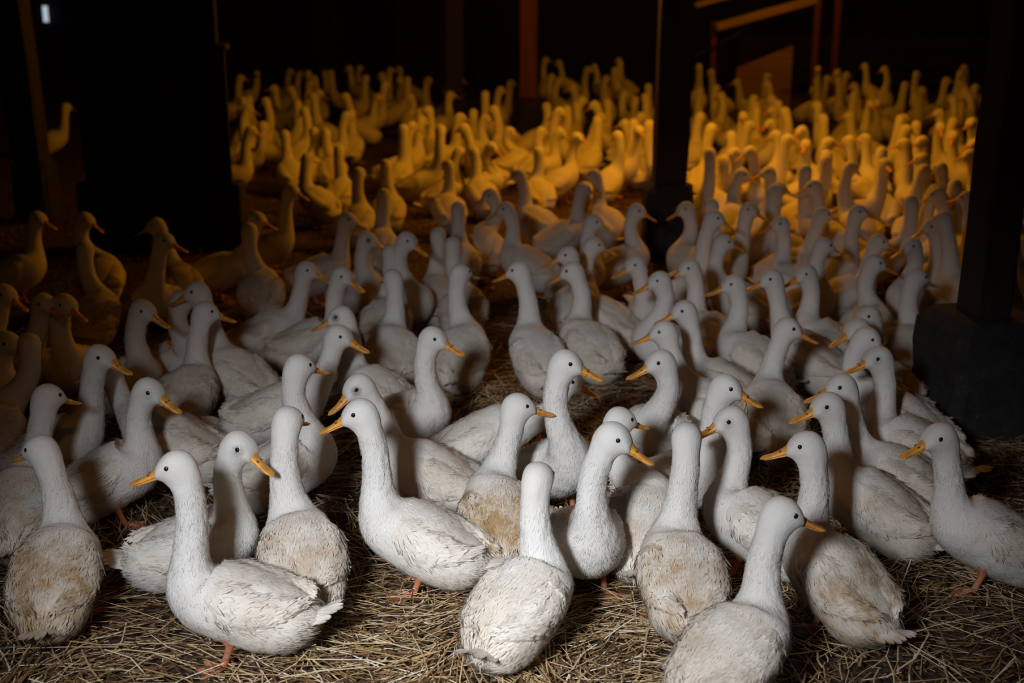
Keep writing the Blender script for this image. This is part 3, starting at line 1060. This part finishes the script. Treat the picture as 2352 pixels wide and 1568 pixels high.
def make_duck(hx, hy, phi, hp, psi, stain, label, group, lod, seed, pitch, smudge, dy, c, f):
    rgd = np.random.default_rng(seed)
    if pitch is None:
        pitch = rgd.uniform(17, 27)
    pitch = math.radians(pitch)
    hb = HB
    ps = math.radians(psi)
    ctr = c
    hw = on_depth(hx, hy, c[1] + 0.155 * f[1] + dy)
    base = np.array([c[0], c[1], 0.0])
    # into the duck's own frame
    rel = hw - base
    cps, sps = math.cos(ps), math.sin(ps)
    ho = np.array([rel[0] * cps + rel[1] * sps, -rel[0] * sps + rel[1] * cps, rel[2]])
    ho[2] = np.clip(ho[2], 0.36, 0.555)
    ph = (phi - psi + 180) % 360 - 180
    ph = math.radians(max(-165, min(165, ph)))
    pt = math.radians(hp)
    Rz = np.array([[math.cos(ph), -math.sin(ph), 0], [math.sin(ph), math.cos(ph), 0], [0, 0, 1]])
    Ry = np.array([[math.cos(pt), 0, math.sin(pt)], [0, 1, 0], [-math.sin(pt), 0, math.cos(pt)]])
    Rh = Rz @ Ry
    res = {0: (40, 40, 26, 56), 1: (26, 26, 20, 40), 2: (16, 16, 14, 24), 3: (12, 11, 10, 16)}[lod]
    P, nrm, arc, zone = duck_surface(*res, pitch, hb, ho, Rh, ph, seed * 0.37 % 50, rough=1.0 if lod < 2 else 0.6)
    th = np.linspace(0, 2 * np.pi, res[3], endpoint=False)
    nr = len(P)
    dirt = np.interp(np.arange(nr), [0, res[0] * 0.5, res[0], res[0] + res[1] * 0.45, nr], [1.0, 0.85, 0.5, 0.13, 0.10 + 0.25 * rgd.uniform()])[:, None] * (0.75 + 0.25 * np.cos(th)[None] ** 2)
    root = link('duck', None, loc=base, rot=(0, 0, ps), label=label, cat='duck', group=group)
    sdv = float(rgd.uniform(0, 40))

    def part(name, me, mat, parent=root, **kw):
        o = link(name, me, mat, parent, **kw)
        if mat in (M['plumage'], M['down']):
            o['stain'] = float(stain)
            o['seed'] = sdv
        return o
    bme = solid_of(P, arc, 'body', dirt)
    loc_ = (P.reshape(-1, 3) - ho) @ Rh
    dsm = np.sqrt((loc_[:, 0] - 0.022) ** 2 + (loc_[:, 2] - 0.010) ** 2 + (np.abs(loc_[:, 1]) - 0.034) ** 2)
    smv = np.r_[smudge * np.clip(1.25 - dsm / 0.018, 0, 1), 0, 0]
    bme.attributes.new('smudge', 'FLOAT', 'POINT').data.foreach_set('value', smv.astype(np.float32))
    part('body', bme, M['plumage'])
    hm = Matrix.Translation(Vector(ho)) @ Matrix([[*map(float, r_)] for r_ in Rh]).to_4x4()
    if lod <= 2:
        bl = part('bill', BILL if lod < 2 else BILL_LOW, None)
        bl.matrix_local = hm
        if lod < 2:
            part('lower_bill', LBILL, None, bl)
        if lod == 0:
            for s in (-1, 1):
                part('nostril', NOSTRIL, None, bl, loc=(0.073, s * 0.0095, -0.0040), rot=(s * 0.6, 0.25, 0))
        for s in (-1, 1):
            e = part('eye', EYE, None)
            e.matrix_local = hm @ Matrix.Translation((0.019, s * 0.0352, 0.0125))
        wings = []
        wr_ = {0: (84, 38), 1: (44, 22), 2: (20, 10)}[lod]
        for s in (-1, 1):
            wm, wp = wing_mesh(s, pitch, hb, *wr_, seed)
            part('wing', wm, M['plumage'])
            wings.append(wp)
        part('tail', tail_mesh(pitch, hb, seed), M['plumage'])
        if lod < 2:
            dn = part('down', down_mesh(P, nrm, zone, arc, wings, 5400 if lod == 0 else 1900, seed), M['down'])
            dn['kind'] = 'stuff'
        st = rgd.uniform(-0.035, 0.035)
        for s in (-1, 1):
            lg = part('leg', LEG, None, loc=(-0.005 + s * st, s * 0.058, 0))
            part('webbed_foot', FOOT, None, lg, loc=(0.0, 0, 0), rot=(0, 0, s * 0.25))
    else:
        bl = part('bill', BILL_LOW, None)
        bl.matrix_local = hm
    return root, hm
DEBUG = False

# ------------------------------------------------------------------ the flock
G = 'white ducks of the flock'
# skull x y | bill heading, droop | trunk x y (or None) | trunk heading | stain | detail | label
DUCKS = [
    # nearest rows
    (98, 1033, 155, 14, 132, 1290, 97, 1.0, 0, 'tan-stained white duck in the left front corner seen from behind'),
    (410, 1072, 184, 10, 540, 1370, 172, 0.35, 0, 'large bright white duck in the left foreground, side on, facing left'),
    (546, 1024, 338, 22, 462, 1238, 2, 0.2, 0, 'duck with a grey-smudged eye facing right just behind the large left foreground duck'),
    (659, 967, 72, 12, 690, 1258, 108, 0.6, 0, 'white duck with ruffled back seen from behind, right of the large foreground duck'),
    (338, 897, 346, 20, 236, 1085, 12, 0.35, 0, 'duck facing right above the head of the large left foreground duck'),
    (107, 912, 55, 14, 62, 1120, 100, 0.8, 0, 'dim duck half hidden behind the tan-stained duck in the left front corner'),
    (226, 819, 346, 14, 112, 1015, 5, 0.4, 0, 'duck with a long orange bill, topmost of three lit right-facing heads at left'),
    (246, 846, 178, 14, 395, 1004, 172, 0.5, 0, 'duck with hidden head whose grey tail feathers show right of the left-front ducks'),
    (325, 712, 343, 18, 296, 868, -35, 0.4, 0, 'duck facing right with a shaded breast, left of the duck with the twin heads'),
    (455, 670, 190, 14, 545, 856, 138, 0.35, 0, 'duck facing left with a lit round head and long feathered back, left of centre'),
    (416, 690, 10, 10, 372, 792, 10, 0.3, 1, 'duck whose head is half covered by the left-facing round head in front of it'),
    (470, 716, 22, 14, 432, 892, 84, 0.7, 0, 'duck seen from behind in brown shade, small bill to the right, left of centre'),
    (684, 842, 45, 12, 662, 1062, 25, 0.3, 0, 'duck with a bright upright neck turned away, above the ruffled-back duck'),
    (776, 771, 348, 16, 640, 932, 5, 0.35, 0, 'duck facing right with a pale bill and half-shaded neck, left of the bright centre heads'),
    (830, 949, 188, 14, 960, 1222, 163, 0.25, 0, 'big clean white duck in the centre, side on, bright yellow-orange bill to the left'),
    (826, 888, 207, 26, 985, 1080, 170, 0.4, 0, 'duck with a dark-smudged eye and drooping bill right behind the big clean centre duck'),
    (992, 777, 345, 14, 940, 948, -28, 0.3, 0, 'duck with a crested bright head and orange bill to the right, above the centre duck'),
    (786, 727, 186, 14, 862, 862, 150, 0.3, 0, 'duck facing left with a black smudge round its eye, left of the crested bright head'),
    (903, 640, 118, 8, 903, 800, 98, 0.35, 1, 'duck with a tall straight neck looking away, above the crested bright head'),
    (1056, 628, 50, 10, 1063, 800, 86, 0.5, 1, 'duck seen from behind with a broad pear-shaped back, right of the crested bright head'),
    (1193, 622, 168, 14, 1232, 806, 106, 0.3, 1, 'pale pear-shaped duck seen from behind on the bare floor in the middle'),
    (1316, 622, 170, 20, 1352, 785, 116, 0.45, 1, 'duck walking away just right of the pale pear-shaped duck in the middle'),
    (1306, 586, 188, 12, 1392, 722, 140, 0.4, 1, 'duck whose small head peeks out behind the duck walking away'),
    (1186, 934, 18, 8, 1143, 1150, 98, 1.15, 0, 'duck with a dirty tan back and clean neck seen from behind in the centre'),
    (1297, 834, 350, 12, 1276, 1062, -62, 0.2, 0, 'upright duck with a rough white neck facing right over the tan-backed duck'),
    (1300, 876, 357, 16, 1110, 1003, 8, 0.3, 0, 'duck reaching right with only its bill tip showing behind the rough white neck'),
    (1234, 1098, 74, 14, 1205, 1366, 60, 0.4, 0, 'white duck at the bottom centre seen from behind with its fluffy rump to the left'),
    (1405, 1004, 345, 20, 1354, 1228, -76, 0.2, 0, 'duck with a smooth white breast facing right, beside the bottom centre duck'),
    (1420, 966, 35, 12, 1452, 1132, 80, 0.5, 0, 'duck with its head turned away, hidden behind the smooth-breasted duck'),
    (1577, 1006, 82, 12, 1550, 1300, 92, 0.85, 0, 'duck with a cream-stained rump seen squarely from behind in the right foreground'),
    (1664, 890, 345, 14, 1556, 1098, -4, 0.35, 0, 'duck facing right with wisps of straw at its orange bill, right of centre'),
    (1520, 831, 190, 14, 1532, 982, 232, 0.2, 0, 'bright duck facing left with a dark-tipped orange bill beside the bare floor'),
    (1682, 965, 188, 14, 1732, 1158, 140, 0.2, 0, 'bright white duck whose bill touches the head of the rump-stained duck'),
    (1856, 1025, 168, 10, 1915, 1308, 122, 0.9, 0, 'brown-streaked duck with a dark shadow band facing left in the right foreground'),
    (1905, 932, 187, 12, 2028, 1160, 150, 0.45, 0, 'duck with a long orange bill to the left and a wide lit flank at right'),
    (1936, 888, 184, 12, 2062, 1075, 150, 0.5, 0, 'shaded duck directly behind the wide lit flank at right'),
    (2021, 823, 186, 12, 2086, 995, 146, 0.35, 0, 'duck with a dusky face facing left in front of the concrete footing'),
    (1990, 776, 340, 22, 2082, 905, 140, 0.4, 0, 'duck with its bill to the right over the dusky-faced duck'),
    (2162, 1004, 191, 14, 2262, 1205, 170, 0.35, 0, 'duck at the right edge facing left with a dull orange bill'),
    (1792, 1180, 12, 14, 1692, 1482, 48, 0.5, 0, 'largest duck at the bottom right seen from behind with its bill to the right'),
    # second lit band
    (1574, 714, 187, 12, 1655, 840, 152, 0.3, 1, 'duck facing left with an orange bill and low shaded back, right of the bare floor'),
    (1527, 762, 176, 12, 1580, 905, 122, 0.3, 1, 'duck with a short dull bill to the left just above the dark-tipped orange bill'),
    (1517, 645, 187, 14, 1542, 750, 168, 0.3, 1, 'duck facing left with its bill on the neck of its left neighbour'),
    (1461, 608, 200, 14, 1473, 694, 246, 0.35, 1, 'front-facing duck left of the pair touching necks, below the middle post'),
    (1586, 616, 192, 14, 1640, 745, 146, 0.4, 1, 'duck with a lit head and dark flank right below the middle post'),
    (1687, 653, 182, 12, 1722, 800, 134, 0.35, 1, 'slender-necked duck facing left, third from the middle post'),
    (1774, 641, 188, 12, 1850, 812, 132, 0.35, 1, 'slender-necked duck facing left, fourth from the middle post'),
    (1853, 629, 196, 14, 1898, 736, 150, 0.4, 1, 'slender-necked duck facing left, nearest the right post in its row'),
    (1807, 754, 352, 14, 1756, 912, 88, 0.5, 1, 'duck seen from behind with bill to the right, behind the straw-billed duck'),
    (1972, 756, 194, 18, 2010, 860, 150, 0.4, 1, 'duck with a pale bill to the left squeezed behind the dusky-faced duck'),
    (1998, 726, 190, 12, 2040, 810, 120, 0.4, 1, 'dim duck head just above the two crossed bills near the right post'),
    (2006, 604, 0, 14, 1985, 708, 58, 0.4, 1, 'dim duck facing right between the lit row and the right post'),
    (2104, 637, 20, 14, 2084, 748, 62, 0.4, 1, 'dim duck with a glowing breast beside the right post'),
    (2141, 520, 190, 18, 2150, 640, 250, 0.4, 2, 'dim duck bending its bill left beside the right post'),
    (2096, 565, 200, 14, 2110, 660, 150, 0.4, 2, 'dark duck head under the bending duck beside the right post'),
    (2016, 556, 352, 14, 1936, 655, 18, 0.4, 2, 'dim duck facing right with an amber-rimmed back, left of the right post'),
    (1890, 564, 10, 14, 1850, 640, 30, 0.4, 2, 'dark duck head facing right in the shade above the slender-necked row'),
    (1888, 493, 10, 14, 1808, 592, 20, 0.3, 2, 'amber-rimmed duck facing right with its body stretched to the left'),
    (1789, 432, 350, 16, 1757, 548, 92, 0.3, 2, 'grey-headed duck with a round amber back seen from behind, right of the middle post'),
    (1635, 472, 90, 10, 1640, 590, 80, 0.3, 2, 'grey neck looking away between the middle post and the grey-headed duck'),
    (1660, 556, 5, 14, 1712, 610, 150, 0.5, 2, 'duck in deep brown shade facing right below the grey-headed duck'),
    (1577, 480, 196, 16, 1580, 580, 100, 0.4, 2, 'duck facing left right against the foot of the middle post'),
    (1461, 484, 346, 16, 1430, 575, 25, 0.4, 2, 'duck facing right with its bill touching the middle post footing'),
    # left band
    (666, 437, 344, 14, 610, 566, 4, 0.3, 2, 'duck with a thin curved neck facing right, right of the dark partition'),
    (588, 503, 346, 14, 500, 585, 8, 0.4, 2, 'duck facing right with its long shaded body before the dark partition'),
    (572, 530, 92, 10, 600, 662, 100, 0.45, 1, 'duck with a straight neck seen from behind in front of the dark partition'),
    (703, 621, 346, 12, 628, 768, 14, 0.4, 1, 'duck facing right with its tail toward the left, below the dark partition corner'),
    (784, 634, 335, 18, 716, 735, 10, 0.4, 1, 'duck facing right with a short brown bill, second of two lit necks left of centre'),
    (797, 505, 350, 12, 735, 600, 12, 0.4, 2, 'grey-lit duck leaning right, upper left of the centre'),
    (842, 551, 345, 14, 826, 655, -50, 0.4, 1, 'grey-lit duck with a dark eye patch facing right, upper left of the centre'),
    (933, 552, 340, 22, 932, 700, -60, 0.5, 1, 'duck with a round head and thin brown neck facing right above the tall straight neck'),
    (897, 582, 90, 8, 890, 722, 92, 0.4, 1, 'grey neck seen from behind just above the tall straight neck'),
    (1006, 541, 85, 8, 994, 650, 95, 0.4, 2, 'slim duck seen from behind, left of two in the dim middle'),
    (1040, 564, 88, 8, 1064, 698, 88, 0.5, 1, 'slim duck seen from behind, right of two in the dim middle'),
    (880, 449, 80, 8, 872, 532, 88, 0.2, 2, 'amber pear-shaped duck seen from behind above the grey-lit ducks'),
    (1163, 480, 190, 18, 1208, 600, 146, 0.35, 2, 'duck facing left with an amber-rimmed sloping back in the middle'),
    (1052, 480, 88, 8, 1056, 560, 90, 0.3, 2, 'duck with a shaded neck and round amber back, left of the sloping back'),
    (1127, 448, 200, 20, 1112, 545, 95, 0.3, 2, 'duck with a round amber rump turned to us in the middle distance'),
    (1362, 510, 352, 14, 1330, 612, 40, 0.4, 2, 'duck facing right, upper of two dim heads left of the middle post'),
    (1362, 563, 8, 14, 1352, 665, 60, 0.45, 1, 'duck facing right, lower of two dim heads left of the middle post'),
    (1338, 434, 30, 12, 1292, 530, 30, 0.3, 2, 'duck leaning right with a white flank, left of the middle post'),
    (1366, 402, 150, 14, 1390, 480, 115, 0.3, 2, 'duck with a curved grey neck and amber back, close left of the middle post'),
    (1193, 402, 160, 16, 1230, 475, 130, 0.3, 2, 'duck with a curved dark neck above the amber-rimmed sloping back'),
    # dark left corner
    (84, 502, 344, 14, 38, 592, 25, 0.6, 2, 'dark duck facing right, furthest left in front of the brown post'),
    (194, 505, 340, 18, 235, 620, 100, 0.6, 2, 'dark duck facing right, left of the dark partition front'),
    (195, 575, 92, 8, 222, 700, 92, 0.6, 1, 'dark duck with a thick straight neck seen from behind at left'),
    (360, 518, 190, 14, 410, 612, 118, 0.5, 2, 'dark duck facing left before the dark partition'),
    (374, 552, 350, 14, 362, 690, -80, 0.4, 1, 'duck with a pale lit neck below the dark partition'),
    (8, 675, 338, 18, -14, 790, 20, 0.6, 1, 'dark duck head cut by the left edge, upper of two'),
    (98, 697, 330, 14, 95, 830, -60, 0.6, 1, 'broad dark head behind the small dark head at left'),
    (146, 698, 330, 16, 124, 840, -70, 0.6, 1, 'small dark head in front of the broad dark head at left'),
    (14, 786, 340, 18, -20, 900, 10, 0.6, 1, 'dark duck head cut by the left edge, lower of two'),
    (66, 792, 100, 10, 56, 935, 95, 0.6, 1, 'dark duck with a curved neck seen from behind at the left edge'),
    # amber middle distance
    (823, 398, 70, 10, 822, 470, 85, 0.2, 2, 'amber duck with a thin rim-lit neck seen from behind over a dark belly'),
    (705, 364, 60, 12, 728, 440, 140, 0.2, 2, 'amber duck with a grey curved neck at the left of the glowing flock'),
    (778, 346, 90, 8, 783, 415, 90, 0.1, 2, 'amber bottle-shaped duck seen from behind, right of two thin necks'),
    (721, 303, 110, 8, 735, 372, 100, 0.1, 2, 'thin amber neck, left one of two side by side'),
    (748, 306, 105, 8, 757, 375, 95, 0.1, 2, 'thin amber neck, right one of two side by side'),
    (654, 310, 120, 8, 672, 375, 110, 0.1, 2, 'thin slanting amber neck near the dark partition'),
    (807, 260, 90, 8, 808, 318, 90, 0.1, 2, 'amber duck standing tall with a round back at left of the glowing flock'),
    (964, 260, 90, 8, 965, 325, 90, 0.1, 2, 'amber duck standing tall against a dark gap in the glowing flock'),
    (942, 222, 190, 16, 950, 285, 120, 0.2, 2, 'amber duck with a hooked neck and reddish bill to the left'),
    (1034, 218, 15, 8, 1010, 285, 20, 0.2, 2, 'amber duck stretching its bill right, left of the reddish post'),
    (886, 380, 100, 8, 893, 440, 90, 0.3, 2, 'dark thin neck before a broad amber back at left'),
    (1029, 380, 120, 10, 1030, 460, 100, 0.3, 2, 'grey neck with a bright amber right edge, left of centre'),
    (1088, 350, 120, 10, 1102, 410, 110, 0.2, 2, 'amber-edged grey neck leaning left, right of the other edged neck'),
    (1054, 350, 40, 30, 1040, 400, 30, 0.1, 2, 'bright amber head bent down, left of the reddish post'),
    (1114, 272, 345, 18, 1090, 340, 20, 0.1, 2, 'amber duck with a red bill to the right under the reddish post'),
    (1087, 260, 90, 12, 1085, 325, 85, 0.1, 2, 'round amber head just behind the red bill under the reddish post'),
    (1170, 302, 345, 18, 1225, 345, 20, 0.1, 2, 'amber duck facing right with a red bill at the foot of the reddish post'),
    (1243, 302, 20, 14, 1255, 365, 40, 0.1, 2, 'amber head turned right, right of the reddish post foot'),
    (1285, 305, 345, 20, 1240, 370, 15, 0.1, 2, 'amber duck with a red bill to the right, right of the reddish post foot'),
    (1378, 268, 345, 22, 1335, 345, 30, 0.05, 2, 'brightest amber duck with a tall neck under the lamp, left of the middle post'),
    (1237, 350, 95, 8, 1237, 420, 100, 0.1, 2, 'amber neck seen from behind with a shaded front, right of the reddish post'),
    (1128, 338, 340, 26, 1110, 385, 10, 0.1, 2, 'amber duck stooping right beside the reddish post'),
    (1680, 312, 100, 14, 1675, 370, 100, 0.05, 2, 'brightest round amber head right of the middle post'),
    (1703, 400, 350, 20, 1680, 490, 70, 0.2, 2, 'grey curved neck with an amber left rim right of the middle post'),
    (1663, 370, 90, 10, 1640, 440, 90, 0.1, 2, 'amber head over a round back against the middle post'),
    (1473, 268, 350, 24, 1440, 330, 30, 0.1, 2, 'amber duck with a bowed neck and red bill, close left of the middle post'),
]
SPECIAL = {1: dict(pitch=11), 2: dict(smudge=0.75), 14: dict(pitch=20), 15: dict(smudge=1.0), 17: dict(smudge=1.0), 25: dict(hold=True), 32: dict(smudge=0.55),
           34: dict(smudge=0.35), 36: dict(smudge=0.5), 69: dict(smudge=0.9), 4: dict(smudge=0.4), 7: dict(dy=0.13, hold=True)}
PLANS = []
for n_, (hx, hy, phi, hp, bx, by, psi, stn, lod, lab) in enumerate(DUCKS):
    PLANS.append(plan_duck(hx, hy, phi, hp, bx, by, psi, stn, lab, G, lod, 100 + n_, **SPECIAL.get(n_, {})))

# the distant flock: heads scattered over the lit floor, standing clear of each other and of the posts
FAR = [  # (px x range, px y range of the heads, how many, label, group)
    ((545, 1180), (145, 300), 48, 'dim amber duck, {}, left of reddish post', 'far flock left of the reddish post'),
    ((1252, 1500), (135, 330), 30, 'amber duck, {}, between reddish and middle posts', 'far flock between reddish and middle posts'),
    ((1600, 2240), (150, 520), 94, 'amber duck, {}, between middle and right posts', 'far flock between middle and right posts'),
    ((2300, 2352), (330, 640), 3, 'amber duck, {}, in the gap right of the right post', 'ducks right of the right post'),
    ((128, 160), (240, 280), 1, 'faint brown duck in the gap between the brown post and the dark partition', 'far flock left of the reddish post'),
]
POSTS = [(RIGHT_POST[0], RIGHT_POST[1] + 0.16, 0.36), (MP[0], MP[1] + 0.1, 0.32), (RP[0], RP[1] + 0.1, 0.32), (-0.62, 13.95, 0.32)]
rf = np.random.default_rng(5)
sd_ = 1000
for (xa, xb), (ya, yb), cnt, lab, grp in FAR:
    made = tries = 0
    while made < cnt and tries < 4000:
        tries += 1
        hx, hy = rf.uniform(xa, xb), ya + (yb - ya) * rf.uniform(0, 1)
        hh = rf.normal(0.50, 0.025)
        psi = float(rf.choice([90, 90, 75, 110, 130, 50, 20, 160, 0, 180, 270])) + rf.uniform(-18, 18)
        hw = on_height(hx, hy, hh)
        c = hw[:2] - 0.165 * np.array([math.cos(math.radians(psi)), math.sin(math.radians(psi))])
        if c[1] > 18.6 or any((c[0] - p[0]) ** 2 + (c[1] - p[1]) ** 2 < p[2] ** 2 for p in POSTS):
            continue
        need = 0.27 - 0.04 * (tries > 1500)
        if min((c[0] - p[0]) ** 2 + (c[1] - p[1]) ** 2 for p in (q['c'] for q in PLANS)) < need ** 2:
            continue
        if c[1] > FY - 1.3 and c[0] > 2.4 and c[0] < 4.0:
            continue
        phi = psi + rf.choice([0, 0, 30, -30, 70, -70]) + rf.uniform(-15, 15)
        PLANS.append(plan_duck(hx, hy, phi, rf.uniform(4, 22), None, None, psi, rf.uniform(0, 0.4), lab, grp, 2 if c[1] < 11 else 3, sd_, hh=hh))
        sd_ += 1
        made += 1
BLOCKS = [(p[0], p[1], p[2] - 0.14) for p in POSTS] + [((BX0 + BX1) / 2 + k, 7.95, 0.2) for k in (-0.4, -0.2, 0, 0.2, 0.4)]
relax(PLANS, BLOCKS, len(DUCKS))

# far ducks are told apart by their row and their place in it
ORD = ['first', 'second', 'third', 'fourth', 'fifth', 'sixth', 'seventh', 'eighth', 'ninth', 'tenth', 'eleventh', 'twelfth', 'thirteenth', 'fourteenth', 'fifteenth', 'sixteenth']
by_zone = {}
for p in PLANS[len(DUCKS):]:
    by_zone.setdefault(p['label'], []).append(p)
for zone, ps_ in by_zone.items():
    ps_.sort(key=lambda p: -p['c'][1])
    per = max(6, min(14, int(round(math.sqrt(len(ps_) * 1.6)))))
    rows = [ps_[k:k + per] for k in range(0, len(ps_), per)]
    for ri, row in enumerate(rows):
        row.sort(key=lambda p: p['hx'])
        rname = 'rearmost row' if ri == 0 else ORD[ri] + ' row from the back'
        for ki, p in enumerate(row):
            if len(ps_) == 1:
                continue
            p['label'] = zone.format(ORD[ki] + ' from left in ' + rname)

for n_, p in enumerate(PLANS):
    rt_, hm_ = make_duck(**p)
    if n_ == 30:  # wisps of straw held in this bill
        wm_ = Matrix.Translation(rt_.location) @ Matrix.Rotation(math.radians(p['psi']), 4, 'Z') @ hm_
        WV, WF = [], []
        for k in range(6):
            a0 = np.array([0.060 + 0.003 * k, (-1) ** k * 0.012, -0.021])
            dr = np.array([-0.010 + 0.008 * k - 0.018, (-1) ** k * (0.012 + 0.004 * k), -0.050 - 0.007 * (k % 3)])
            t_ = np.linspace(0, 1, 5)[:, None]
            pts = a0 + dr * t_ + np.array([0.012, 0, 0.014]) * (t_ * (1 - t_)) * (1 + k % 2)
            for q_ in pts:
                for sx_, sz_ in ((-1, 0), (0, 1), (1, 0), (0, -1)):
                    WV.append(q_ + np.array([sx_, sz_ * 0.6, 0]) * 0.0009)
            WF += [tuple(int(v) + k * 20 for v in f_) for f_ in grid_faces(5, 4)]
        wo = link('straw_wisp', new_mesh('straw_wisp', WV, WF), M['straw'], label='thin wisps of straw hanging from an orange bill right of centre', cat='straw', kind='stuff')
        wo.matrix_world = wm_

if DEBUG:
    print('TRIS', sum(len(o.data.loops) - 2 * len(o.data.polygons) for o in {q.data.name: q for q in SC.objects if q.type == 'MESH'}.values()))
